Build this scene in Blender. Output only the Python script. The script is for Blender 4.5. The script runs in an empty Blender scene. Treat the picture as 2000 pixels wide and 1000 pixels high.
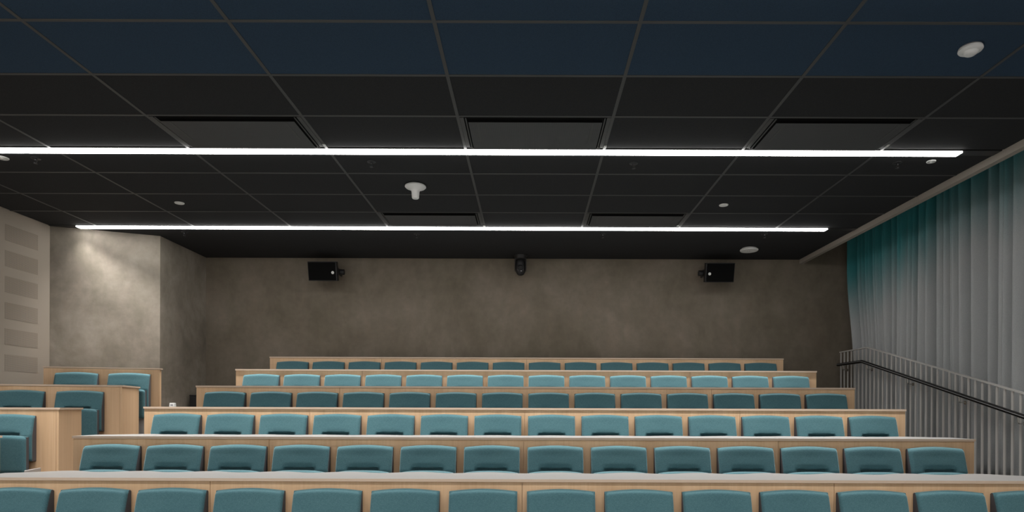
import bpy, bmesh, math, random
from mathutils import Vector, Matrix
random.seed(7)

# ------------------------------------------------------------------ camera, world, exposure
S = bpy.context.scene
C = S.collection
FPX = 1237.0                      # focal length in pixels of the 2000 px wide frame
EYE = 1.68                        # eye height above the stage floor
cam_d = bpy.data.cameras.new('camera')
cam_d.sensor_width = 36.0
cam_d.lens = 36.0 * FPX / 2000.0
cam_d.shift_x = -0.0175
cam_d.shift_y = 0.15
cam_d.clip_start = 0.05
cam = bpy.data.objects.new('camera', cam_d)
C.objects.link(cam)
cam.matrix_world = Matrix.Translation((0, 0, EYE)) @ Matrix.Rotation(math.pi / 2, 4, 'X') @ Matrix.Rotation(0.0035, 4, 'Z')
S.camera = cam

w = bpy.data.worlds.new('world'); S.world = w; w.use_nodes = True
w.node_tree.nodes['Background'].inputs[0].default_value = (0.5, 0.55, 0.6, 1)
w.node_tree.nodes['Background'].inputs[1].default_value = 0.0
S.view_settings.view_transform = 'Standard'
S.view_settings.look = 'None'
S.view_settings.gamma = 1
S.view_settings.use_curve_mapping = False
S.view_settings.exposure = 0.15

STRIP_EMIT = 15.0                  # diffuser of the linear ceiling lights
STRIP_WATT = 105.0                 # narrow downward beam of each linear light
STRIP_SPREAD = 76.0

# ------------------------------------------------------------------ mesh helpers
def bm_box(bm, x0, x1, y0, y1, z0, z1, mi=0):
    vs = [bm.verts.new((x, y, z)) for x in (x0, x1) for y in (y0, y1) for z in (z0, z1)]
    for q in ((0, 1, 3, 2), (4, 6, 7, 5), (0, 4, 5, 1), (2, 3, 7, 6), (0, 2, 6, 4), (1, 5, 7, 3)):
        f = bm.faces.new([vs[i] for i in q]); f.material_index = mi

def bm_prism(bm, pts, z0, z1, mi=0, top_mi=None):
    a = [bm.verts.new((p[0], p[1], z0)) for p in pts]
    b = [bm.verts.new((p[0], p[1], z1)) for p in pts]
    n = len(pts)
    f = bm.faces.new(b); f.material_index = mi if top_mi is None else top_mi
    f = bm.faces.new(a[::-1]); f.material_index = mi
    for i in range(n):
        f = bm.faces.new((a[i], a[(i + 1) % n], b[(i + 1) % n], b[i])); f.material_index = mi

def bm_lathe(bm, prof, cx=0, cy=0, cz=0, seg=28, mi=0, axis='Z'):
    def P(r, t, h):
        x, y = r * math.cos(t), r * math.sin(t)
        if axis == 'Z': return (cx + x, cy + y, cz + h)
        if axis == 'Y': return (cx + x, cy + h, cz + y)
        return (cx + h, cy + x, cz + y)
    rings = [[bm.verts.new(P(max(r, 1e-5), 2 * math.pi * i / seg, h)) for i in range(seg)] for r, h in prof]
    for a, b in zip(rings, rings[1:]):
        for i in range(seg):
            f = bm.faces.new((a[i], a[(i + 1) % seg], b[(i + 1) % seg], b[i])); f.material_index = mi
    f = bm.faces.new(rings[0][::-1]); f.material_index = mi
    f = bm.faces.new(rings[-1]); f.material_index = mi

def bm_tube(bm, pts, r, seg=12, sx=1.0, sz=1.0, mi=0):
    pts = [Vector(p) for p in pts]
    rings = []
    for i, p in enumerate(pts):
        if i == 0: d = pts[1] - p
        elif i == len(pts) - 1: d = p - pts[i - 1]
        else: d = (pts[i + 1] - p).normalized() + (p - pts[i - 1]).normalized()
        d.normalize()
        up = Vector((0, 0, 1)) if abs(d.z) < 0.9 else Vector((0, 1, 0))
        s = d.cross(up).normalized(); u = s.cross(d).normalized()
        rings.append([bm.verts.new(p + s * (r * sx * math.cos(t)) + u * (r * sz * math.sin(t)))
                      for t in (2 * math.pi * k / seg for k in range(seg))])
    for a, b in zip(rings, rings[1:]):
        for i in range(seg):
            f = bm.faces.new((a[i], a[(i + 1) % seg], b[(i + 1) % seg], b[i])); f.material_index = mi
    bm.faces.new(rings[0][::-1]); bm.faces.new(rings[-1])

def obj(name, bm, mats, parent=None, bevel=0.0, smooth=False, seg=2):
    bmesh.ops.recalc_face_normals(bm, faces=bm.faces[:])
    me = bpy.data.meshes.new(name); bm.to_mesh(me); bm.free()
    if not isinstance(mats, (list, tuple)): mats = [mats]
    for m in mats: me.materials.append(m)
    if smooth:
        for p in me.polygons: p.use_smooth = True
        try: me.set_sharp_from_angle(angle=math.radians(40))
        except Exception: pass
    o = bpy.data.objects.new(name, me); C.objects.link(o)
    if parent: o.parent = parent
    if bevel > 0:
        md = o.modifiers.new('bevel', 'BEVEL'); md.width = bevel; md.segments = seg
        md.limit_method = 'ANGLE'; md.angle_limit = math.radians(40)
    return o

def thing(name, label, cat, loc=(0, 0, 0), rotz=0.0, group=None):
    o = bpy.data.objects.new(name, None); C.objects.link(o)
    o.empty_display_size = 0.1
    o.location = loc; o.rotation_euler = (0, 0, rotz)
    o['label'] = label; o['category'] = cat
    if group: o['group'] = group
    return o

def tag(o, label, cat, group=None):
    o['label'] = label; o['category'] = cat
    if group: o['group'] = group
    return o

def struct(o):
    o['kind'] = 'structure'; return o

def dup(root, loc, rotz=0.0, label=None, group=None):
    r = root.copy(); C.objects.link(r); r.location = loc; r.rotation_euler = (0, 0, rotz)
    if label: r['label'] = label
    if group: r['group'] = group
    for ch in list(root.children):
        c = ch.copy(); C.objects.link(c); c.parent = r
        for g in ch.children:
            d = g.copy(); C.objects.link(d); d.parent = c
    return r

# ------------------------------------------------------------------ materials
def mat(name, col, rough=0.6, metal=0.0, spec=0.5, sheen=0.0, emit=None, estr=0.0):
    m = bpy.data.materials.new(name); m.use_nodes = True
    nt = m.node_tree; b = nt.nodes['Principled BSDF']
    b.inputs['Base Color'].default_value = (*col, 1)
    b.inputs['Roughness'].default_value = rough
    b.inputs['Metallic'].default_value = metal
    b.inputs['Specular IOR Level'].default_value = spec
    if sheen: b.inputs['Sheen Weight'].default_value = sheen; b.inputs['Sheen Roughness'].default_value = 0.4
    if emit: b.inputs['Emission Color'].default_value = (*emit, 1); b.inputs['Emission Strength'].default_value = estr
    return m, nt, b

def coords(nt, scale=(1, 1, 1), rot=(0, 0, 0), kind='Object'):
    tc = nt.nodes.new('ShaderNodeTexCoord'); mp = nt.nodes.new('ShaderNodeMapping')
    mp.inputs['Scale'].default_value = scale; mp.inputs['Rotation'].default_value = rot
    nt.links.new(tc.outputs[kind], mp.inputs[0]); return mp.outputs[0]

def world_pos(nt, scale=(1, 1, 1)):
    g = nt.nodes.new('ShaderNodeNewGeometry'); mp = nt.nodes.new('ShaderNodeMapping')
    mp.inputs['Scale'].default_value = scale
    nt.links.new(g.outputs['Position'], mp.inputs[0]); return mp.outputs[0]

def noise(nt, vec, scale, detail=4, rough=0.55, dist=0.0):
    n = nt.nodes.new('ShaderNodeTexNoise')
    n.inputs['Scale'].default_value = scale; n.inputs['Detail'].default_value = detail
    n.inputs['Roughness'].default_value = rough; n.inputs['Distortion'].default_value = dist
    nt.links.new(vec, n.inputs['Vector']); return n.outputs['Fac']

def ramp(nt, fac, stops):
    r = nt.nodes.new('ShaderNodeValToRGB')
    while len(r.color_ramp.elements) < len(stops): r.color_ramp.elements.new(0.5)
    for e, (p, c) in zip(r.color_ramp.elements, stops): e.position = p; e.color = (*c, 1)
    nt.links.new(fac, r.inputs[0]); return r.outputs[0]

def mixc(nt, fac, a, b, mode='MIX'):
    m = nt.nodes.new('ShaderNodeMix'); m.data_type = 'RGBA'; m.blend_type = mode
    if isinstance(fac, float): m.inputs[0].default_value = fac
    else: nt.links.new(fac, m.inputs[0])
    for s, v in ((6, a), (7, b)):
        if isinstance(v, tuple): m.inputs[s].default_value = (*v, 1)
        else: nt.links.new(v, m.inputs[s])
    return m.outputs[2]

def bump(nt, b, height, strength=0.2, dist=0.01):
    n = nt.nodes.new('ShaderNodeBump'); n.inputs['Strength'].default_value = strength
    n.inputs['Distance'].default_value = dist
    nt.links.new(height, n.inputs['Height']); nt.links.new(n.outputs[0], b.inputs['Normal'])

def stucco(name, dark, mid, light, sc=1.0):
    m, nt, b = mat(name, mid, 0.75, spec=0.25)
    p = world_pos(nt, (1, 1, 1))
    n1 = noise(nt, p, 0.85 * sc, 7, 0.62, 0.5)
    pv = world_pos(nt, (1.7, 1.7, 0.7))
    n2 = noise(nt, pv, 1.9 * sc, 6, 0.6, 0.8)
    n3 = noise(nt, p, 9 * sc, 5, 0.6)
    c1 = ramp(nt, n1, [(0.36, dark), (0.5, mid), (0.66, light)])
    c2 = ramp(nt, n2, [(0.36, (0.80, 0.82, 0.77)), (0.55, (1, 1, 1)), (0.68, (1.12, 1.08, 1.06))])
    c = mixc(nt, 0.55, c1, c2, 'MULTIPLY')
    c3 = ramp(nt, n3, [(0.35, (0.9, 0.9, 0.9)), (0.65, (1.06, 1.06, 1.06))])
    c = mixc(nt, 0.8, c, c3, 'MULTIPLY')
    nt.links.new(c, b.inputs['Base Color'])
    bump(nt, b, n3, 0.12, 0.01)
    return m

M = {}
M['plaster'] = stucco('brown trowelled plaster', (0.170, 0.143, 0.108), (0.202, 0.171, 0.133), (0.240, 0.204, 0.162))
M['plaster_light'] = stucco('warm grey trowelled plaster', (0.21, 0.182, 0.148), (0.275, 0.24, 0.198), (0.36, 0.32, 0.27), 1.2)
M['paint'], nt, b = mat('beige wall paint', (0.36, 0.312, 0.26), 0.8, spec=0.2)
m, nt, b = mat('perforated beige panel', (0.28, 0.24, 0.2), 0.85, spec=0.2)
vo = nt.nodes.new('ShaderNodeTexVoronoi'); vo.inputs['Scale'].default_value = 80; vo.inputs['Randomness'].default_value = 0.0
nt.links.new(world_pos(nt), vo.inputs['Vector'])
nt.links.new(ramp(nt, vo.outputs['Distance'], [(0.22, (0.14, 0.12, 0.10)), (0.34, (0.34, 0.29, 0.24))]), b.inputs['Base Color'])
M['perforated'] = m

def speck(name, a, bcol, scale=260, rough=0.9):
    m, nt, b = mat(name, a, rough, spec=0.15)
    n = noise(nt, world_pos(nt), scale, 2, 0.5)
    nt.links.new(ramp(nt, n, [(0.35, a), (0.65, bcol)]), b.inputs['Base Color'])
    return m
M['tile'] = speck('black acoustic tile', (0.023, 0.0235, 0.0245), (0.034, 0.0345, 0.036))
M['tile_blue'] = speck('navy acoustic tile', (0.028, 0.052, 0.086), (0.039, 0.070, 0.112))
M['tgrid'], _, _ = mat('dark grey ceiling grid', (0.052, 0.051, 0.050), 0.55)
M['black'], _, _ = mat('black void', (0.004, 0.004, 0.004), 0.9, spec=0.1)
M['black_metal'], _, _ = mat('black painted metal', (0.012, 0.012, 0.013), 0.45)
M['black_rail'], _, _ = mat('black handrail', (0.006, 0.0055, 0.005), 0.5, spec=0.3)
M['rail_grey'], _, _ = mat('pale grey painted steel', (0.52, 0.505, 0.48), 0.45)
M['chrome'], _, _ = mat('brushed steel', (0.6, 0.58, 0.55), 0.25, 1.0)
M['white_plastic'], _, _ = mat('white plastic', (0.72, 0.72, 0.70), 0.45)
M['grey_plastic'], _, _ = mat('grey plastic', (0.25, 0.25, 0.25), 0.5)
M['charcoal'], _, _ = mat('charcoal seat shell', (0.10, 0.095, 0.103), 0.8, spec=0.2)
M['bulkhead'], _, _ = mat('taupe bulkhead paint', (0.34, 0.30, 0.26), 0.75, spec=0.2)
M['plinth'], _, _ = mat('pale grey plinth laminate', (0.50, 0.48, 0.47), 0.5)
M['print'], _, _ = mat('grey print', (0.25, 0.25, 0.26), 0.6)
M['led'], _, _ = mat('lit diffuser', (0.9, 0.9, 0.9), 0.5, emit=(1.0, 0.985, 0.96), estr=STRIP_EMIT)
m, nt, b = mat('dark carpet', (0.05, 0.05, 0.055), 0.95, spec=0.1)
n = noise(nt, world_pos(nt), 180, 3)
nt.links.new(ramp(nt, n, [(0.3, (0.07, 0.068, 0.066)), (0.7, (0.13, 0.125, 0.12))]), b.inputs['Base Color'])
M['carpet'] = m

# perforated vent face
m, nt, b = mat('perforated black vent face', (0.03, 0.03, 0.03), 0.6)
vo = nt.nodes.new('ShaderNodeTexVoronoi'); vo.inputs['Scale'].default_value = 70; vo.inputs['Randomness'].default_value = 0.0
nt.links.new(world_pos(nt), vo.inputs['Vector'])
nt.links.new(ramp(nt, vo.outputs['Distance'], [(0.25, (0.024, 0.024, 0.024)), (0.4, (0.055, 0.055, 0.057))]), b.inputs['Base Color'])
M['vent'] = m

# wood veneer, vertical grain
m, nt, b = mat('pale birch veneer', (0.60, 0.42, 0.28), 0.48, spec=0.35)
p = world_pos(nt, (55, 55, 1.2)); n1 = noise(nt, p, 1.0, 5, 0.65, 0.3)
p2 = world_pos(nt, (3.0, 3.0, 0.35)); n2 = noise(nt, p2, 1.3, 3, 0.5, 0.6)
c1 = ramp(nt, n1, [(0.25, (0.76, 0.505, 0.30)), (0.5, (0.82, 0.565, 0.35)), (0.8, (0.86, 0.61, 0.40))])
c2 = ramp(nt, n2, [(0.35, (0.90, 0.87, 0.84)), (0.65, (1.05, 1.04, 1.03))])
nt.links.new(mixc(nt, 1.0, c1, c2, 'MULTIPLY'), b.inputs['Base Color'])
M['wood'] = m
M['wood_edge'], _, _ = mat('pale birch edge band', (0.74, 0.57, 0.44), 0.42, spec=0.4)
M['desktop'], _, _ = mat('pale grey laminate desktop', (0.305, 0.296, 0.288), 0.42, spec=0.4)

# teal upholstery
m, nt, b = mat('teal woven upholstery', (0.07, 0.16, 0.18), 0.85, spec=0.3, sheen=0.75)
p = coords(nt, (420, 420, 90)); n1 = noise(nt, p, 1.0, 3, 0.7)
p2 = coords(nt, (90, 90, 420)); n2 = noise(nt, p2, 1.0, 3, 0.7)
mx = nt.nodes.new('ShaderNodeMath'); mx.operation = 'ADD'; nt.links.new(n1, mx.inputs[0]); nt.links.new(n2, mx.inputs[1])
hf = nt.nodes.new('ShaderNodeMath'); hf.operation = 'MULTIPLY'; hf.inputs[1].default_value = 0.5; nt.links.new(mx.outputs[0], hf.inputs[0])
w1 = nt.nodes.new('ShaderNodeMath'); w1.operation = 'MULTIPLY'; w1.inputs[1].default_value = 1.35; nt.links.new(n1, w1.inputs[0]); nt.links.new(w1.outputs[0], mx.inputs[0])
w2 = nt.nodes.new('ShaderNodeMath'); w2.operation = 'MULTIPLY'; w2.inputs[1].default_value = 0.65; nt.links.new(n2, w2.inputs[0]); nt.links.new(w2.outputs[0], mx.inputs[1])
p3 = world_pos(nt); n3 = noise(nt, p3, 3.0, 3)
cc = ramp(nt, hf.outputs[0], [(0.3, (0.040, 0.105, 0.125)), (0.5, (0.064, 0.156, 0.180)), (0.72, (0.125, 0.245, 0.275))])
c3 = ramp(nt, n3, [(0.35, (0.92, 0.94, 0.95)), (0.65, (1.06, 1.04, 1.03))])
nt.links.new(mixc(nt, 1.0, cc, c3, 'MULTIPLY'), b.inputs['Base Color'])
b.inputs['Sheen Tint'].default_value = (0.6, 0.85, 0.9, 1)
bump(nt, b, hf.outputs[0], 0.25, 0.002)
M['teal'] = m

# curtain: teal light of the shaded top painted into the colour, fading to grey
m, nt, b = mat('grey curtain with teal light painted towards the top', (0.3, 0.3, 0.3), 0.9, spec=0.1, sheen=0.2)
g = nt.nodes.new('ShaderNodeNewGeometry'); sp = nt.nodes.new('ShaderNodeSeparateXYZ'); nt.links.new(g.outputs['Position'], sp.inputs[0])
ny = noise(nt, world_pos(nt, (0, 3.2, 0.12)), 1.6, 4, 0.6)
# height of the painted light edge: rises towards the camera
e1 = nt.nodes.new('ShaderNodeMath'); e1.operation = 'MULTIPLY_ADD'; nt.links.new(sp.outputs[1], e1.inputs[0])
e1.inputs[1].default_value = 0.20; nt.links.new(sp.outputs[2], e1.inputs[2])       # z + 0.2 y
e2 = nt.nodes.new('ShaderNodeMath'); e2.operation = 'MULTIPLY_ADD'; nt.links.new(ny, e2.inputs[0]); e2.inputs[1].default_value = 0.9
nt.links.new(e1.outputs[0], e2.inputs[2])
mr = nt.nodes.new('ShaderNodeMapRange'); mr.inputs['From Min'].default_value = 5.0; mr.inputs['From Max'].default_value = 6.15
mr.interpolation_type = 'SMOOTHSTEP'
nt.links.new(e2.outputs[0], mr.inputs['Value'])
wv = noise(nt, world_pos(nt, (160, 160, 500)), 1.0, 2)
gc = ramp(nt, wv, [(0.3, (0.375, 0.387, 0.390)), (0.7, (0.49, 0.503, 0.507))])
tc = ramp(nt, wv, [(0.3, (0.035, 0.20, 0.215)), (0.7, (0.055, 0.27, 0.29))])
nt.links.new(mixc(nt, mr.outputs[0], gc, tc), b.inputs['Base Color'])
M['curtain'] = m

# ------------------------------------------------------------------ measures (relative heights are above the eye)
CZ = EYE + 2.26                     # ceiling
YB = 9.49                           # back wall
XL = -5.965                         # left wall
XC = -4.858                         # side of the wall chase
XB0, XB1 = 4.03, 4.09               # bulkhead edge at the back / near the camera
XR = 4.98                           # right wall behind the curtain
YF = -2.6                           # front wall behind the camera
XMID = -0.05
ROWY = [4.244, 5.200, 6.156, 7.118, 8.072, 9.126]
ROWZ = [EYE + z for z in (-0.466, -0.230, 0.0155, 0.257, 0.504, 0.749)]
HALF = 3.70
FLOOR = [z - 0.965 for z in ROWZ]; FLOOR[5] = ROWZ[4] - 0.73
for k in range(1, 5): FLOOR[k] = ROWZ[k - 1] - 0.73
FLOOR[0] = EYE - 1.44
ANG = math.radians(13.8)            # turn of the left side block
LCX = -4.56
LROW = [(5.15, ROWZ[1] - 0.015), (6.13, ROWZ[2] - 0.012), (7.08, ROWZ[3]), (7.86, ROWZ[4] - 0.008)]   # front right corner y, desktop z

# ------------------------------------------------------------------ room shell
def wall(name, pts, z0, z1, m):
    bm = bmesh.new(); bm_prism(bm, pts, z0, z1); return struct(obj(name, bm, m))
wall('wall_back', [(XC, YB), (XR + 0.15, YB), (XR + 0.15, YB + 0.15), (XC, YB + 0.15)], 0, EYE + 2.95, M['plaster'])
wall('wall_chase', [(XL, 7.86), (XC, 8.31), (XC, YB + 0.15), (XL - 0.15, YB + 0.15), (XL - 0.15, 7.86)], 0, CZ + 0.05, M['plaster_light'])
wl = wall('wall_left', [(XL - 0.15, YF), (XL, YF), (XL, 7.86), (XL - 0.15, 7.86)], 0, CZ + 0.05, M['paint'])
wall('wall_right', [(XR, YF), (XR + 0.15, YF), (XR + 0.15, YB), (XR, YB)], 0, EYE + 2.95, M['paint'])
M['white_paint'], _, _ = mat('white wall paint', (0.75, 0.74, 0.72), 0.8, spec=0.2)
wall('wall_front', [(XL - 0.15, YF - 0.15), (XR + 0.15, YF - 0.15), (XR + 0.15, YF), (XL - 0.15, YF)], 0, EYE + 2.95, M['white_paint'])
for i in range(6):
    z1 = EYE + 2.09 - 0.2965 * i
    bm = bmesh.new(); bm_box(bm, XL - 0.001, XL + 0.002, 7.19, 7.67, z1 - 0.185, z1)
    obj('perforated_panel', bm, M['perforated'], wl)
    bm = bmesh.new(); bm_box(bm, XL - 0.001, XL + 0.002, 6.55, 7.03, z1 - 0.185, z1)
    obj('perforated_panel', bm, M['perforated'], wl)

# floor: stage, tiers, aisle steps
bm = bmesh.new()
bm_box(bm, XL, XR, YF, 3.28, -0.1, 0.0)
edges = [3.28] + [y + 0.022 for y in ROWY[:5]] + [YB]
t14 = math.tan(ANG)
def line(y, k):
    yl = y if k in (0, 6) else y + (LROW[k - 2][0] - ROWY[k - 1] if 2 <= k <= 5 else -0.03)
    if k in (0, 6): return [(XR, y), (-4.2, y), (LCX, y), (XL, y)]
    return [(XR, y), (-4.2, y), (LCX, yl), (XL, yl - (LCX - XL) * t14)]
def clipline(l):       # keep the left tiers in front of the chase
    out = []
    for x, y in l:
        if x == XL: y = min(y, 7.86)
        out.append((x, y))
    return out
for k in range(6):
    a = line(edges[k], k); b_ = line(edges[k + 1], k + 1)
    if k == 5:
        b_ = [(XR, YB), (XC, YB), (XC, 8.31), (XL, 7.86)]
    a = clipline(a); b_ = clipline(b_)
    bm_prism(bm, a + b_[::-1], -0.1, FLOOR[k])
for k in range(1, 6):
    mid = (FLOOR[k - 1] + FLOOR[k]) / 2
    y = edges[k]
    bm_box(bm, 3.72, 4.40, y - 0.46, y, FLOOR[k - 1], mid)
    bm_box(bm, -4.40, -3.82, y - 0.46, y, FLOOR[k - 1], mid)
struct(obj('floor', bm, M['carpet']))

# ceiling: slab, tiles, grid
GX = [-0.5665 + 1.2015 * i for i in range(-5, 5)]
GX = [x for x in GX if XL < x < 4.0]
GY = [3.69 + 0.5955 * i for i in range(-10, 8)]
LED_Y = [5.543, 7.885]
def xb(y): return XB0 + (XB1 - XB0) * (YB - y) / (YB - 5.24)
bm = bmesh.new()
bm_prism(bm, [(XL, YF), (xb(YF), YF), (xb(YB), YB), (XL, YB)], CZ + 0.006, CZ + 0.04, 0)
xs = [XL] + GX + [None]
ys = [YF] + [y for y in GY if YF < y < YB] + [YB]
for j in range(len(ys) - 1):
    y0, y1 = ys[j], ys[j + 1]
    if y0 > 7.8:                                   # plain board between the far light and the back wall
        bm_prism(bm, [(XL, y0 + 0.010), (xb(y0) - 0.002, y0 + 0.010), (xb(y1) - 0.002, y1), (XL, y1)], CZ, CZ + 0.006, 0)
        continue
    for i in range(len(xs) - 1):
        x0 = xs[i] + 0.010
        xa = (xs[i + 1] - 0.010) if xs[i + 1] is not None else xb(y0) - 0.002
        xbb = (xs[i + 1] - 0.010) if xs[i + 1] is not None else xb(y1) - 0.002
        bm_prism(bm, [(x0, y0 + 0.010), (xa, y0 + 0.010), (xbb, y1 - 0.010), (x0, y1 - 0.010)], CZ, CZ + 0.006,
                 1 if y1 < 4.4 else 0)
ceil = struct(obj('ceiling', bm, [M['tile'], M['tile_blue']]))
bm = bmesh.new()
for x in GX: bm_box(bm, x - 0.012, x + 0.012, YF, LED_Y[1] - 0.06, CZ - 0.003, CZ + 0.004)
for y in ys[1:-1]:
    if min(abs(y - l) for l in LED_Y) < 0.1: continue
    bm_box(bm, XL, xb(y), y - 0.012, y + 0.012, CZ - 0.0026, CZ + 0.004)
obj('ceiling_grid', bm, M['tgrid'], ceil)
# curtain pocket and bulkhead
bm = bmesh.new(); bm_prism(bm, [(xb(YF), YF), (XR, YF), (XR, YB), (xb(YB), YB)], EYE + 2.9, EYE + 2.95)
struct(obj('ceiling', bm, M['paint']))
bm = bmesh.new()
bm_prism(bm, [(xb(YF), YF), (xb(YF) + 0.06, YF), (xb(YB) + 0.06, YB), (xb(YB), YB)], CZ - 0.062, EYE + 2.9)
struct(obj('trim_1', bm, M['bulkhead']))

# ------------------------------------------------------------------ linear lights
def strip_light(y, x0, x1, label, watt, wid=0.086):
    t = thing('linear_ceiling_light', label, 'ceiling light', (0, y, CZ), 0, 'linear ceiling lights')
    bm = bmesh.new()
    hx0, hx1 = XL + 0.002, xb(y) - 0.003
    bm_box(bm, hx0, hx1, -wid / 2 - 0.010, -wid / 2 - 0.001, -0.0036, 0.0)
    bm_box(bm, hx0, hx1, wid / 2 + 0.001, wid / 2 + 0.010, -0.0036, 0.0)
    bm_box(bm, hx0, hx1, -wid / 2 - 0.001, wid / 2 + 0.001, -0.0035, 0.0)
    obj('housing', bm, M['black_metal'], t)
    bm = bmesh.new(); bm_box(bm, x0, x1, -wid / 2, wid / 2, -0.0155, -0.0035)
    obj('diffuser', bm, M['led'], t)
    ld = bpy.data.lights.new('lamp', 'AREA'); ld.shape = 'RECTANGLE'; ld.size = x1 - x0; ld.size_y = wid - 0.012
    ld.energy = watt; ld.color = (1.0, 0.972, 0.935); ld.spread = math.radians(STRIP_SPREAD)
    lo = bpy.data.objects.new('lamp', ld); C.objects.link(lo); lo.parent = t
    lo.location = ((x0 + x1) / 2, 0, -0.017)
    return t
strip_light(LED_Y[0], -5.6, 3.75, 'long bright white light strip, the nearer one crossing the whole ceiling', STRIP_WATT)
strip_light(LED_Y[1], -5.63, 3.68, 'long bright white light strip, the farther one close to the back wall', STRIP_WATT)
strip_light(3.26, -5.6, 3.75, 'long white light strip over the nearest seats, out of the picture above', STRIP_WATT * 0.55)
strip_light(0.98, -5.6, 3.75, 'long white fill light strip added over the stage, straight above the camera', STRIP_WATT * 1.75)  # unseen strip, added as frontal fill for the seat rows
strip_light(-1.30, -5.6, 3.75, 'long white fill light strip added at the front wall, behind the camera', STRIP_WATT * 1.75)  # another unseen strip, added to raise the light from the front

# ------------------------------------------------------------------ ceiling vents
def vent(x0, x1, y0, y1, label):
    cx, cy = (x0 + x1) / 2, (y0 + y1) / 2; W, D = (x1 - x0) / 2, (y1 - y0) / 2
    t = thing('ceiling_vent', label, 'vent', (cx, cy, CZ), 0, 'square vents set in the ceiling grid')
    bm = bmesh.new(); bm_box(bm, -W + 0.014, W - 0.014, -D + 0.014, D - 0.014, -0.002, 0.0)
    obj('opening', bm, M['black'], t)
    bm = bmesh.new()
    def ring(a, b2, z0, z1):
        bm_box(bm, -W + a, -W + b2, -D + 0.014, D - 0.014, z0, z1); bm_box(bm, W - b2, W - a, -D + 0.014, D - 0.014, z0, z1)
        bm_box(bm, -W + a, W - a, D - 0.026, D - 0.014, z0, z1)
    ring(0.014, 0.045, -0.006, -0.002)
    obj('frame', bm, M['tgrid'], t)
    bm = bmesh.new(); ring(0.056, 0.066, -0.010, -0.006)
    obj('inner_lip', bm, M['tgrid'], t)
    bm = bmesh.new(); bm_box(bm, -W + 0.078, W - 0.078, -D + 0.058, D - 0.03, -0.022, -0.0205)
    obj('perforated_plate', bm, M['vent'], t)
    bm = bmesh.new(); bm_box(bm, -W + 0.080, W - 0.080, -D + 0.060, D - 0.032, -0.0205, -0.002)
    obj('plenum_box', bm, M['black'], t)
    for s in (-1, 1):
        bm = bmesh.new(); bm_box(bm, s * (W - 0.15) - 0.008, s * (W - 0.15) + 0.008, -D + 0.07, D - 0.2, -0.0235, -0.022)
        obj('stiffener', bm, M['tgrid'], t)
gx = {round(x, 2): x for x in GX}
L = sorted(GX)
def cell(i): return L[i], L[i + 1]
# L: -5.37 -4.17 -2.97 -1.77 -0.57 0.63 1.84 3.04
i0 = min(range(len(L)), key=lambda i: abs(L[i] + 2.97))
for di, lab in ((0, 'dark recessed vent panel above the near light strip, leftmost of three'),
                (2, 'dark recessed vent panel above the near light strip, middle of three with mesh face'),
                (4, 'dark recessed vent panel above the near light strip, rightmost of three')):
    vent(*cell(i0 + di), 4.881, 5.478, lab)
vent(*cell(i0 + 1), 7.263, 7.755, 'small dark vent by the far light strip, left one near mushroom sensor')
vent(*cell(i0 + 3), 7.263, 7.755, 'small dark vent panel in front of the far light strip, right of centre')

# position on the ceiling from a reference pixel measured in the photograph
def cp(px, py):
    h = 800 - (py - 0.0035 * (px - 1035)); Y = FPX * 2.26 / h; return ((px - 1035) * Y / FPX, Y)

# white tags beside the strips
for px, py, lab in ((632, 283, 'tiny white tag beside the near light strip, left one'), (1180, 286, 'tiny white tag beside the near light strip, by the mesh vent'),
                    (1731, 284, 'tiny white tag beside the near light strip, right one'), (944, 441, 'tiny white tag beside the far light strip, left one'),
                    (1323, 440, 'tiny white tag beside the far light strip, right one')):
    x, y = cp(px, py)
    bm = bmesh.new(); bm_box(bm, -0.011, 0.011, -0.026, 0.026, -0.0045, 0.0); bm_box(bm, -0.002, 0.002, -0.020, 0.020, -0.0055, -0.0045)
    o = obj('ceiling_tag', bm, M['white_plastic'], None, 0.001); o.location = (x, y, CZ - 0.003)
    tag(o, lab, 'tag', 'white tags on the ceiling grid')

# sprinklers
t0 = thing('sprinkler', 'x', 'sprinkler', (0, 0, CZ), 0, 'black sprinkler heads on the ceiling')
bm = bmesh.new(); bm_lathe(bm, [(0.040, 0.0), (0.040, -0.004), (0.028, -0.009), (0.012, -0.011)]); obj('escutcheon', bm, M['black_metal'], t0, smooth=True)
bm = bmesh.new(); bm_lathe(bm, [(0.012, -0.009), (0.012, -0.022), (0.007, -0.026)], seg=12)
for s in (-1, 1): bm_tube(bm, [(s * 0.009, 0, -0.022), (s * 0.015, 0, -0.032), (s * 0.003, 0, -0.046)], 0.0022, 6)
obj('nozzle', bm, M['black_metal'], t0, smooth=True)
bm = bmesh.new(); bm_lathe(bm, [(0.004, -0.044), (0.017, -0.047), (0.017, -0.049), (0.003, -0.051)], seg=16); obj('deflector', bm, M['black_metal'], t0, smooth=True)
spr = [(68, 309, 'black sprinkler head beyond the near light strip, farthest left'), (724, 316, 'black sprinkler head beyond the near light strip, left of the white mushroom sensor'),
       (1236, 319, 'black sprinkler head beyond the near light strip, right of centre'), (1751, 318, 'black sprinkler head beyond the near light strip, beside white disc at right'),
       (359, 453, 'black sprinkler head beyond the far light strip, farthest left'), (813, 457, 'black sprinkler head beyond the far light strip, left of the ceiling camera'),
       (1176, 457, 'black sprinkler head beyond the far light strip, right of the ceiling camera'), (1492, 457, 'black sprinkler head beyond the far light strip, over the flat white detector')]
for i, (px, py, lab) in enumerate(spr):
    x, y = cp(px, py)
    if i == 0: t0.location = (x, y, CZ); t0['label'] = lab
    else: dup(t0, (x, y, CZ), 0, lab)

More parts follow.
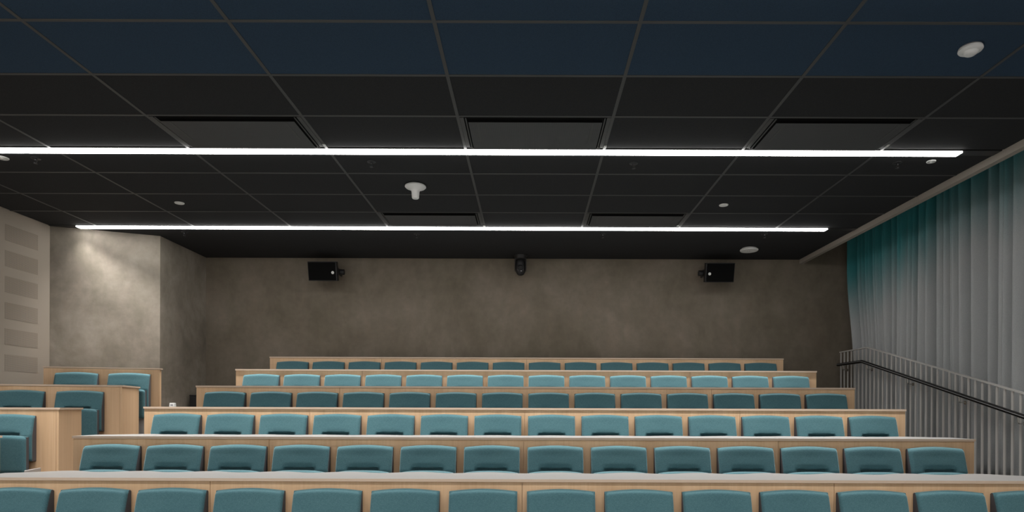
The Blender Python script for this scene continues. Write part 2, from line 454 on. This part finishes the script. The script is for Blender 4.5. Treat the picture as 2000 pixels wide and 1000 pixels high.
# small flat white discs
t0 = thing('cover_disc', 'x', 'detector', (0, 0, CZ), 0, 'small white discs on the ceiling')
bm = bmesh.new(); bm_lathe(bm, [(0.050, 0.0), (0.050, -0.005), (0.046, -0.009), (0.001, -0.010)]); obj('plate', bm, M['white_plastic'], t0, smooth=True)
bm = bmesh.new(); bm_lathe(bm, [(0.020, -0.009), (0.019, -0.0125), (0.001, -0.013)], seg=20); obj('lens', bm, M['white_plastic'], t0, smooth=True)
for i, (px, py, lab) in enumerate(((349, 396, 'small flat white disc on the left of the ceiling between both light strips'),
                                   (1412, 400, 'small flat white disc right of centre between both light strips'),
                                   (1817, 315, 'small white disc near the right end of the near light strip'),
                                   (3, 308, 'small white disc cut by the left edge of the picture'))):
    x, y = cp(px, py)
    if i == 0: t0.location = (x, y, CZ); t0['label'] = lab
    else:
        d = dup(t0, (x, y, CZ), 0, lab)
        if i == 2: d.scale = (0.78, 0.78, 1)

# smoke detectors and mushroom sensor
x, y = cp(1462, 485)
t = thing('smoke_detector', 'large flat white round detector on the ceiling near the right rear speaker', 'detector', (x, y, CZ))
bm = bmesh.new(); bm_lathe(bm, [(0.10, 0.0), (0.10, -0.010), (0.118, -0.014), (0.124, -0.026), (0.116, -0.038), (0.02, -0.042), (0.001, -0.042)], seg=36); obj('body', bm, M['white_plastic'], t, smooth=True)
bm = bmesh.new(); bm_lathe(bm, [(0.006, -0.0415), (0.006, -0.044)], cx=0.0, cy=-0.02, seg=10); bm_lathe(bm, [(0.004, -0.0415), (0.004, -0.044)], cx=-0.03, cy=-0.02, seg=10); obj('indicator', bm, M['print'], t)
x, y = cp(1893, 92)
t = thing('smoke_detector', 'white domed smoke detector on the navy ceiling tiles at upper right', 'detector', (x, y, CZ))
bm = bmesh.new(); bm_lathe(bm, [(0.055, 0.0), (0.055, -0.006), (0.066, -0.008), (0.068, -0.020), (0.063, -0.027), (0.044, -0.032), (0.036, -0.044), (0.024, -0.052), (0.001, -0.055)], seg=36); obj('body', bm, M['white_plastic'], t, smooth=True)
bm = bmesh.new(); bm_lathe(bm, [(0.062, 0.0), (0.062, -0.004)], seg=36); obj('base', bm, M['grey_plastic'], t, smooth=True)
x, y = cp(810, 361)
o = bmesh.new(); bm_lathe(o, [(0.070, 0.0), (0.090, -0.004), (0.104, -0.012), (0.106, -0.022), (0.094, -0.034), (0.064, -0.046), (0.046, -0.056), (0.040, -0.070), (0.037, -0.110), (0.036, -0.130), (0.030, -0.139), (0.016, -0.142), (0.001, -0.142)], seg=40)
o = obj('mushroom_sensor', o, M['white_plastic'], None, smooth=True); o.location = (x, y, CZ)
tag(o, 'white mushroom shaped sensor hanging from the ceiling left of centre', 'sensor')

# ------------------------------------------------------------------ main desks
def scallop(x, half, mid=0.0, pitch=0.515, d0=0.38, d1=0.47):
    u = (x - mid) / pitch + 0.0
    s = 0.5 - 0.5 * math.cos(2 * math.pi * u)          # 0 between seats, 1 at a seat centre
    return d0 + (d1 - d0) * s
def end_round(x, half):
    e = half - abs(x)
    r = 0.30
    return 1.0 if e > r else (1 - 0.30 * (1 - e / r) ** 2)

def make_desk(k):
    y, z, f = ROWY[k], ROWZ[k], FLOOR[k]
    names = ['nearest the camera', 'second from the camera', 'third from the camera', 'fourth from the camera', 'second from the back wall', 'right before the back wall']
    lab = 'long birch desk counter, row ' + names[k] if k < 5 else 'long birch backing panel with thin cap, row right before the back wall'
    t = thing('desk_counter' if k < 5 else 'backing_panel', lab, 'desk' if k < 5 else 'panel', (XMID, y, f), 0, 'birch desk counters of the main block')
    H = z - f
    for a, b2 in ((-HALF, -2.09), (-2.09, 0), (0, 2.09), (2.09, HALF)):
        bm = bmesh.new()
        bm_box(bm, a + 0.0015, b2 - 0.0015, 0.0, 0.020 if k < 5 else 0.045, 0.0, H - 0.0195)
        obj('front_panel', bm, M['wood'], t)
    if k < 5:
        f2 = FLOOR[k + 1] - f
        for s in (-1, 1):
            bm = bmesh.new(); x1 = s * HALF; x0 = s * (HALF - 0.03)
            bm_box(bm, min(x0, x1), max(x0, x1), 0.0225, 0.30, f2, H - 0.0195)
            obj('end_panel', bm, M['wood'], t)
        for s in (-2.09, 0, 2.09):
            bm = bmesh.new(); bm_box(bm, s - 0.015, s + 0.015, 0.0225, 0.22, f2, H - 0.0195)
            obj('support_leg', bm, M['wood'], t)
        bm = bmesh.new(); N = 240
        front = [(-HALF - 0.004, -0.008), (HALF + 0.004, -0.008)]
        back = []
        for i in range(N + 1):
            x = HALF + 0.004 - (2 * HALF + 0.008) * i / N
            back.append((x, scallop(x, HALF) * end_round(x, HALF + 0.004)))
        bm_prism(bm, front + back, H - 0.019, H, 1, 0)
        obj('desktop', bm, [M['desktop'], M['wood_edge']], t)
    else:
        bm = bmesh.new(); bm_box(bm, -HALF - 0.003, HALF + 0.003, -0.006, 0.10, H - 0.018, H)
        obj('cap', bm, M['wood_edge'], t)
        for s in (-1, 1):
            bm = bmesh.new(); bm_box(bm, s * (HALF - 0.015) - 0.015, s * (HALF - 0.015) + 0.015, 0.046, 0.095, 0, H - 0.0185)
            obj('end_panel', bm, M['wood'], t)
for k in range(6): make_desk(k)

# ------------------------------------------------------------------ left side block desks
def make_side_desk(k):
    y, z = LROW[k]; f = FLOOR[k + 1]
    Lw = (LCX - XL - 0.03) / math.cos(ANG)
    if k == 3: Lw = 1.25
    labs = ['birch side desk end cut off by the left edge, lowest of the side block',
            'birch side desk in the left block behind the seat with grey plinth',
            'birch side desk in the left block, next below the plaster wall row',
            'birch backing panel with overhanging cap in the left block before the bright plaster wall']
    t = thing('side_desk' if k < 3 else 'backing_panel', labs[k], 'desk' if k < 3 else 'panel', (LCX - (0.035 if k == 3 else 0), y, f), ANG, 'birch desks of the left side block')
    H = z - f
    bm = bmesh.new(); bm_box(bm, -Lw + (0.0 if k == 3 else 0.02), -0.0225, 0, 0.02, 0, H - 0.0195)
    obj('front_panel', bm, M['wood'], t)
    D = (0.44, 0.49, 0.52, 0.5)[k]
    f2 = FLOOR[min(k + 2, 5)] - f
    if k < 3:
        bm = bmesh.new(); bm_box(bm, -0.0205, 0.0, 0.0, D, 0.0, H - 0.0195)
        obj('end_panel', bm, M['wood'], t)
        bm = bmesh.new()
        bm_prism(bm, [(-Lw + 0.03, -0.006), (0.012, -0.006), (0.012, D + 0.012), (-Lw + 0.13, D + 0.012)], H - 0.019, H, 1, 0)
        obj('desktop', bm, [M['desktop'], M['wood_edge']], t)
    else:
        bm = bmesh.new(); bm_box(bm, -0.0205, 0.0, 0.0, 0.06, 0.0, H - 0.0195)
        obj('end_panel', bm, M['wood'], t)
        bm = bmesh.new(); bm_box(bm, -Lw - 0.004, 0.014, -0.01, 0.07, H - 0.014, H)
        obj('cap', bm, M['wood_edge'], t)
for k in range(4): make_side_desk(k)
# seat plinths of the side block
for k in (1, 2, 3):
    y, z = LROW[k]; f = FLOOR[k + 1]
    bm = bmesh.new()
    q = -0.055 if k < 3 else -0.05
    bm_box(bm, -1.18, -0.106 + q, -0.095, -0.004, 0.0, 0.355)
    if k == 1: bm_box(bm, -0.104 + q, -0.090 + q, -0.28, -0.004, 0.0, 0.385)
    o = obj('seat_plinth', bm, M['plinth'], None, 0.004); o.location = (LCX, y, f); o.rotation_euler = (0, 0, ANG)
    tag(o, 'pale grey plinth under the seats of the ' + ('lowest visible' if k == 1 else 'middle' if k == 2 else 'highest') + ' left side row', 'plinth', 'seat plinths of the left side block')

# ------------------------------------------------------------------ tip-up seats
def sm(a, b2, x):
    t = max(0.0, min(1.0, (x - a) / (b2 - a))); return t * t * (3 - 2 * t)
SW = 0.4525
def lerp_prof(tab, z):
    for (za, a), (zb, b2) in zip(tab, tab[1:]):
        if z <= zb: return a + (b2 - a) * (z - za) / (zb - za)
    return tab[-1][1]
def shell_grid(bm, W, zb, ztop, depth, back, r, nx=44, nz=44, mi_front=0, mi_side=1, taper=0.0):
    """cushion: front surface y=-depth(x,z) rounded by r at its rim, back surface y=-back"""
    F, B = [], []
    def gridval(i, n):      # finer spacing at both ends
        t = i / n; e = r / 1.0
        return t
    # nonuniform params
    def params(n, Lr, rr):
        m = 6
        edge = [rr * (1 - math.cos(math.pi / 2 * i / m)) for i in range(m + 1)]
        core = [rr + (Lr - 2 * rr) * i / n for i in range(1, n)]
        return edge + core + [Lr - e for e in edge[::-1]]
    px = params(nx, W, r)
    for v_ in params(nz, 1.0, r / 0.42):
        rowf, rowb = [], []
        for u in px:
            x = -W / 2 + u
            zt = ztop(x); z = zb + (zt - zb) * v_
            xx = x * (1 - taper * (1 - v_))
            dx = min(u, W - u); dz = min((1 - v_), v_) * (zt - zb)
            ex = 1 - min(1.0, dx / r); ez = 1 - min(1.0, dz / r)
            q = min(1.0, math.sqrt(ex * ex + ez * ez))
            d = depth(x, z)
            d = max(back + 0.004, d - r * (1 - math.sqrt(max(0.0, 1 - q * q))))
            rowf.append(bm.verts.new((xx, -d, z))); rowb.append(bm.verts.new((xx, -back, z)))
        F.append(rowf); B.append(rowb)
    nr, nc = len(F), len(F[0])
    for j in range(nr - 1):
        for i in range(nc - 1):
            f = bm.faces.new((F[j][i], F[j][i + 1], F[j + 1][i + 1], F[j + 1][i])); f.material_index = mi_front
            f = bm.faces.new((B[j][i], B[j + 1][i], B[j + 1][i + 1], B[j][i + 1])); f.material_index = mi_side
    for j in range(nr - 1):
        f = bm.faces.new((F[j][0], F[j + 1][0], B[j + 1][0], B[j][0])); f.material_index = mi_side
        f = bm.faces.new((F[j][-1], B[j][-1], B[j + 1][-1], F[j + 1][-1])); f.material_index = mi_side
    for i in range(nc - 1):
        f = bm.faces.new((F[0][i], B[0][i], B[0][i + 1], F[0][i + 1])); f.material_index = mi_side
        f = bm.faces.new((F[-1][i], F[-1][i + 1], B[-1][i + 1], B[-1][i])); f.material_index = mi_front

def make_seat():
    t = thing('tip_up_seat', 'x', 'seat', (0, 0, 0), 0, 'g')
    top = lambda x: 0.902 - 0.017 * abs(x / (SW / 2)) ** 1.8
    tab = [(0.44, 0.110), (0.60, 0.112), (0.705, 0.109), (0.80, 0.084), (0.86, 0.066), (0.882, 0.058), (0.903, 0.044)]
    def depth(x, z):
        d = lerp_prof(tab, z)
        ax = abs(x)
        m = 1 - sm(0.105, 0.140, ax)
        g = sm(0.775, 0.722, z) if False else (1 - sm(0.709, 0.727, z))
        low = sm(0.60, 0.69, z)
        d -= 0.030 * m * g * low
        d -= 0.006 * (1 - sm(0.715, 0.765, z)) * low * (1 - sm(0.06, 0.17, ax))
        d -= 0.010 * (1 - (2 * x / SW) ** 2) * (1 - sm(0.80, 0.90, z)) * 0.6
        return d
    bm = bmesh.new(); shell_grid(bm, SW, 0.455, top, depth, 0.014, 0.026)
    obj('backrest', bm, [M['teal'], M['charcoal']], t, smooth=True)
    # shell behind the backrest
    bm = bmesh.new(); N = 24; W2 = SW / 2 - 0.003
    pts = [(-W2, 0.45)] + [(-W2 + 2 * W2 * i / N, 0.896 - 0.017 * abs(-1 + 2 * i / N) ** 1.8) for i in range(N + 1)] + [(W2, 0.45)]
    a = [bm.verts.new((x, -0.002, z)) for x, z in pts]; b2 = [bm.verts.new((x, -0.014, z)) for x, z in pts]
    bm.faces.new(a); bm.faces.new(b2[::-1])
    for i in range(len(pts)): bm.faces.new((a[i], b2[i], b2[(i + 1) % len(pts)], a[(i + 1) % len(pts)]))
    obj('back_shell', bm, M['charcoal'], t)
    # folded seat cushion
    stop = lambda x: 0.703 - 0.020 * abs(x / (SW / 2)) ** 3.0
    def sd(x, z): return 0.192 + 0.004 * math.cos(math.pi * x / SW) - 0.02 * sm(0.6, 0.33, z) * 0
    bm = bmesh.new(); shell_grid(bm, SW - 0.026, 0.345, stop, sd, 0.116, 0.030, nx=24, nz=20)
    obj('seat_cushion', bm, [M['teal'], M['charcoal']], t, smooth=True)
    for s in (-1, 1):
        bm = bmesh.new()
        bm_box(bm, s * 0.15 - 0.012, s * 0.15 + 0.012, -0.150, -0.002, 0.36, 0.43)
        bm_lathe(bm, [(0.022, -0.014), (0.022, 0.014)], cx=s * 0.15, cy=-0.135, cz=0.385, seg=16, axis='X')
        obj('hinge_bracket', bm, M['black_metal'], t)
    return t
seat0 = make_seat()
used = [False]
def place_seat(x, y, z, rot, lab, grp):
    if not used[0]:
        seat0.location = (x, y, z); seat0.rotation_euler = (0, 0, rot); seat0['label'] = lab; seat0['group'] = grp; used[0] = True
        return seat0
    return dup(seat0, (x, y, z), rot, lab, grp)
ordn = ['first', 'second', 'third', 'fourth', 'fifth', 'sixth', 'seventh']
rown = ['in the row nearest the camera', 'in the second row from the camera', 'in the third row from the camera',
        'in the fourth row from the camera', 'in the pale row next to last', 'in the rearmost row']
PITCH = 0.5165
for k in range(6):
    for i in range(14):
        side, n = ('left', i) if i < 7 else ('right', 13 - i)
        lab = 'teal tip-up seat, %s from %s %s' % (ordn[n], side, rown[k])
        zz = ROWZ[k] - 0.965
        place_seat(XMID + (i - 6.5) * PITCH, ROWY[k] - 0.001, max(zz, FLOOR[k] - 0.02) if False else zz, 0.0, lab, 'tip-up seats of the main block')
lt = {(3, 0): 'teal tip-up seat, right one of two in the highest row of the left block',
      (3, 1): 'teal tip-up seat, left one of two in the highest row of the left block',
      (2, 0): 'teal tip-up seat, right one of two in the middle row of the left block',
      (2, 1): 'teal tip-up seat, left one of two in the middle row of the left block',
      (1, 0): 'teal tip-up seat above the grey plinth in the lowest visible row of the left block'}
for (k, j), lab in lt.items():
    y, z = LROW[k]
    u = -({3: 0.128, 2: 0.170, 1: 0.182}[k] + SW / 2) - j * 0.565
    place_seat(LCX + u * math.cos(ANG) + 0.001 * math.sin(ANG), y + u * math.sin(ANG) - 0.001, z - 0.965, ANG, lab, 'tip-up seats of the left side block')

# ------------------------------------------------------------------ curtain
bm = bmesh.new()
NY, NZ = 1150, 22
Y0, Y1 = 3.2, 9.40
ph = [random.uniform(0, 6.28) for _ in range(6)]
def fold(s, v):
    # s: metres along the curtain, v: 0 top .. 1 floor
    a = math.sin(2 * math.pi * s / 0.20 + 1.1 * math.sin(s * 2.1 + ph[0]) + ph[1])
    b2 = math.sin(2 * math.pi * s / 0.115 + 1.6 * math.sin(s * 3.3 + ph[2]) + 0.5 * v + ph[3])
    c = math.sin(2 * math.pi * s / 0.62 + ph[4])
    w = s / 0.125 + 0.30 * math.sin(s * 2.7 + ph[2]) + 0.22 * math.sin(s * 6.1 + ph[5])
    cr = (1 - abs(math.sin(math.pi * w))) ** 3.0
    w2 = s / 0.37 + 0.25 * math.sin(s * 1.9 + ph[0])
    cr2 = (1 - abs(math.sin(math.pi * w2))) ** 5.0
    return 0.058 * a + 0.075 * cr * (0.55 + 0.45 * math.sin(s * 3.7 + ph[3])) + 0.05 * cr2 + 0.014 * b2 * (1 - 0.4 * v) + 0.012 * c + 0.006 * v * math.sin(s * 5 + ph[5] + v * 2)
vs = []
for j in range(NZ + 1):
    v = j / NZ; row = []
    for i in range(NY + 1):
        s = (Y1 - Y0) * i / NY
        y = Y1 - s
        drift = 0.05 * v * math.sin(s * 4.0 + 1.0) * min(1, s)
        pull = -0.22 * sm(0.25, 0.75, v) * max(0, 1 - s / 1.2)
        zb = EYE - 1.5 + 0.0
        # floor below follows the tiers
        fz = FLOOR[5] if y > ROWY[4] else FLOOR[4] if y > ROWY[3] else FLOOR[3] if y > ROWY[2] else FLOOR[2] if y > ROWY[1] else FLOOR[1] if y > ROWY[0] else FLOOR[0]
        fz += 0.02
        z = EYE + 2.88 + (fz - EYE - 2.88) * v
        row.append(bm.verts.new((4.735 + fold(s, v), y + drift + pull, z)))
    vs.append(row)
for j in range(NZ):
    for i in range(NY):
        bm.faces.new((vs[j][i], vs[j][i + 1], vs[j + 1][i + 1], vs[j + 1][i]))
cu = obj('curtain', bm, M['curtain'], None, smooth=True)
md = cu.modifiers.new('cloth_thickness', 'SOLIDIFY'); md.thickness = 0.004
tag(cu, 'floor length pleated grey curtain with teal light painted on its top along the right wall', 'curtain')

# ------------------------------------------------------------------ stair railing with handrail
RX = 4.55; YK = 8.54; YE = 9.29; YN = 4.9; SL = 0.2545
def rail_z(y, base): return base if y >= YK else base - SL * (YK - y)
RT = EYE + 0.862
t = thing('stair_railing', 'pale grey stair railing of close bars with black handrail before the curtain', 'railing', (RX, YK, FLOOR[5]))
ox, oy, oz = RX, YK, FLOOR[5]
def loc(p): return (p[0] - ox, p[1] - oy, p[2] - oz)
def slab(bm, ya, yb_, base, hgt, xw):
    za, zb2 = rail_z(ya, base), rail_z(yb_, base)
    v = [bm.verts.new(loc((x, y, z + dz))) for y, z in ((ya, za), (yb_, zb2)) for x in (RX - xw / 2, RX + xw / 2) for dz in (-hgt, 0)]
    for q in ((0, 1, 3, 2), (4, 6, 7, 5), (0, 4, 5, 1), (2, 3, 7, 6), (0, 2, 6, 4), (1, 5, 7, 3)): bm.faces.new([v[i] for i in q])
for nm, base in (('top_rail', RT), ('base_rail', RT - 1.02)):
    bm = bmesh.new(); slab(bm, YK, YE, base, 0.014 if nm == 'top_rail' else 0.03, 0.032); slab(bm, YN, YK, base, 0.014 if nm == 'top_rail' else 0.03, 0.032)
    obj(nm, bm, M['rail_grey'], t)
y = YE - 0.02
while y > YN + 0.02:
    bm = bmesh.new(); zt = min(rail_z(y - 0.013, RT), rail_z(y + 0.013, RT)) - 0.014; zb = max(rail_z(y - 0.016, RT - 1.02), rail_z(y + 0.016, RT - 1.02))
    bm_box(bm, RX - 0.005 - ox, RX + 0.005 - ox, y - 0.013 - oy, y + 0.013 - oy, zb - oz, zt - oz)
    obj('baluster', bm, M['rail_grey'], t)
    y -= 0.1
for yp in (YE - 0.07, YK - 0.05, 6.6 + 0.05):
    bm = bmesh.new(); zb = rail_z(yp, RT - 1.02) - 0.03
    fl = FLOOR[5] if yp > ROWY[4] + 0.022 else FLOOR[3]
    bm_box(bm, RX - 0.012 - ox, RX + 0.012 - ox, yp - 0.012 - oy, yp + 0.012 - oy, fl - oz, zb + 0.01 - oz)
    obj('foot', bm, M['rail_grey'], t)
HX = RX - 0.078; HZ = EYE + 0.665
pts = [loc((HX, 9.20, HZ)), loc((HX, YK, HZ)), loc((HX, YN, HZ - SL * (YK - YN)))]
bm = bmesh.new(); bm_tube(bm, [pts[0]] + [pts[1]] + [pts[2]], 0.024, 18, 0.9, 0.9)
bm_lathe(bm, [(0.0216, 0.0), (0.017, 0.014), (0.002, 0.020)], cx=pts[0][0], cy=pts[0][1], cz=pts[0][2], seg=18, axis='Y')
hr = obj('handrail', bm, M['black_rail'], t, smooth=True)
bm = bmesh.new(); p1, p2 = Vector(pts[1]), Vector(pts[2])
off = Vector((-0.0195, 0, 0.004))
bm_tube(bm, [Vector(pts[0]) + off, p1 + off, p2 + off], 0.0035, 6)
obj('groove_trim', bm, M['grey_plastic'], hr)
for yb_ in (9.05, 8.40, 7.50, 6.60, 5.80):
    bm = bmesh.new(); z = rail_z(yb_, HZ)
    bm_lathe(bm, [(0.014, -0.003), (0.014, 0.003)], cx=HX - ox, cy=yb_ - oy, cz=z - 0.026 - oz, seg=14)
    bm_tube(bm, [loc((HX, yb_, z - 0.026)), loc((HX, yb_, z - 0.072)), loc((HX + 0.012, yb_, z - 0.082)), loc((RX - 0.008, yb_, z - 0.084))], 0.0055, 10)
    bm_lathe(bm, [(0.020, -0.004), (0.020, 0.004)], cx=RX - 0.012 - ox, cy=yb_ - oy, cz=z - 0.084 - oz, seg=16, axis='X')
    obj('bracket', bm, M['chrome'], t, smooth=True)

# ------------------------------------------------------------------ wall speakers
def speaker(cx, s, lab):
    z = EYE + 2.005
    t = thing('wall_speaker', lab, 'speaker', (cx, YB, z), 0, 'black speakers on the back wall')
    W, H, D = 0.43, 0.275, 0.22
    tilt = math.radians(-13)
    R = Matrix.Translation((0, -0.27, 0)) @ Matrix.Rotation(tilt, 4, 'X').inverted() @ Matrix.Rotation(s * math.radians(6), 4, 'Z')
    bm = bmesh.new()
    # tapered cabinet: wide front, narrower rear
    f = [(-W / 2, -D / 2), (W / 2, -D / 2), (W / 2, -D / 2 + 0.07), (W / 2 - 0.09, D / 2), (-W / 2 + 0.09, D / 2), (-W / 2, -D / 2 + 0.07)]
    bm_prism(bm, f, -H / 2, H / 2)
    bmesh.ops.transform(bm, matrix=R, verts=bm.verts[:])
    obj('cabinet', bm, M['black_metal'], t, 0.008)
    bm = bmesh.new(); bm_box(bm, -W / 2 + 0.012, W / 2 - 0.012, -D / 2 - 0.008, -D / 2 - 0.0005, -H / 2 + 0.012, H / 2 - 0.012)
    bmesh.ops.transform(bm, matrix=R, verts=bm.verts[:])
    obj('grille', bm, M['black'], t, 0.004)
    bm = bmesh.new(); bm_lathe(bm, [(0.021, -0.003), (0.021, 0.0)], cx=-s * (W / 2 - 0.055) , cy=-D / 2 - 0.0085, cz=-0.018, seg=20, axis='Y')
    bmesh.ops.transform(bm, matrix=R, verts=bm.verts[:])
    b_ = obj('badge', bm, M['white_plastic'], t)
    bm = bmesh.new()
    bm_box(bm, -0.05, 0.05, -0.012, -0.001, -0.09, 0.09)
    bm_box(bm, -0.02, 0.02, -0.17, -0.012, -0.02, 0.02)
    bm_box(bm, -s * 0.185 - 0.012, -s * 0.185 + 0.012, -0.30, -0.10, -0.045, 0.045)
    bm_box(bm, min(0, -s * 0.2), max(0, -s * 0.2), -0.13, -0.10, -0.02, 0.02)
    bm_lathe(bm, [(0.04, -0.03), (0.04, 0.03)], cx=-s * 0.235, cy=-0.235, cz=-0.005, seg=18, axis='X')
    obj('bracket', bm, M['black_metal'], t, 0.002)
speaker(-2.985, -1, 'black speaker on the back wall, left of the hanging camera')
speaker(2.72, 1, 'black speaker on the back wall, right of the hanging camera')

# ------------------------------------------------------------------ hanging camera
t = thing('ceiling_camera', 'black dome camera hanging from the ceiling at the middle of the back wall', 'camera', (-0.145, 9.30, CZ))
bm = bmesh.new(); bm_lathe(bm, [(0.100, 0.0), (0.098, -0.020), (0.086, -0.038), (0.078, -0.050)], seg=36); obj('base', bm, M['black_metal'], t, smooth=True)
bm = bmesh.new()
bm_prism(bm, [(-0.086, -0.040), (-0.074, -0.040), (-0.074, 0.040), (-0.086, 0.040)], -0.225, -0.045)
bm_prism(bm, [(0.074, -0.040), (0.086, -0.040), (0.086, 0.040), (0.074, 0.040)], -0.225, -0.045)
bm_prism(bm, [(-0.086, -0.040), (0.086, -0.040), (0.086, 0.040), (-0.086, 0.040)], -0.056, -0.045)
obj('yoke', bm, M['black_metal'], t, 0.008)
bm = bmesh.new(); bm_lathe(bm, [(0.060, -0.062), (0.071, -0.075), (0.073, -0.12), (0.072, -0.20), (0.066, -0.245), (0.050, -0.275), (0.028, -0.290), (0.001, -0.294)], seg=36)
bm_lathe(bm, [(0.048, -0.095), (0.054, -0.09), (0.056, 0.0)], cz=-0.205, seg=28, axis='Y')
hd = obj('head', bm, M['black_metal'], t, smooth=True)
bm = bmesh.new(); bm_lathe(bm, [(0.034, -0.099), (0.040, -0.094)], cz=-0.205, seg=24, axis='Y'); obj('lens', bm, M['black_rail'], hd, smooth=True)
bm = bmesh.new(); bm_lathe(bm, [(0.006, -0.104), (0.006, -0.098)], cx=0.010, cz=-0.246, seg=12, axis='Y'); obj('indicator_light', bm, M['white_plastic'], hd)
bm = bmesh.new(); bm_box(bm, -0.022, 0.022, -0.0865, -0.080, -0.030, -0.018); obj('nameplate', bm, M['grey_plastic'], t)

# ------------------------------------------------------------------ waste bin at the back, small white box on the desk
t = thing('waste_bin', 'black waste bin in the corner between plaster walls behind the left aisle', 'bin', (-4.665, 9.05, FLOOR[5]))
bm = bmesh.new(); bm_box(bm, -0.13, 0.13, -0.13, 0.13, 0, 0.40)
obj('body', bm, M['black_metal'], t, 0.01)
bm = bmesh.new(); bm_box(bm, -0.132, 0.132, -0.132, 0.132, 0.40, 0.418); obj('rim', bm, M['black_metal'], t, 0.004)
t = thing('small_box', 'small white box with grey print on the left end of the third desk', 'box', (-3.61, 6.40, ROWZ[2]))
bm = bmesh.new(); bm_prism(bm, [(-0.026, -0.02), (0.026, -0.02), (0.026, 0.02), (-0.026, 0.02)], 0, 0.040)
for v in bm.verts:
    if v.co.z > 0.02: v.co.x *= 0.84
obj('carton', bm, M['white_plastic'], t, 0.003)
bm = bmesh.new(); bm_box(bm, -0.010, 0.014, -0.0215, -0.0203, 0.012, 0.024)
obj('print', bm, M['print'], t)
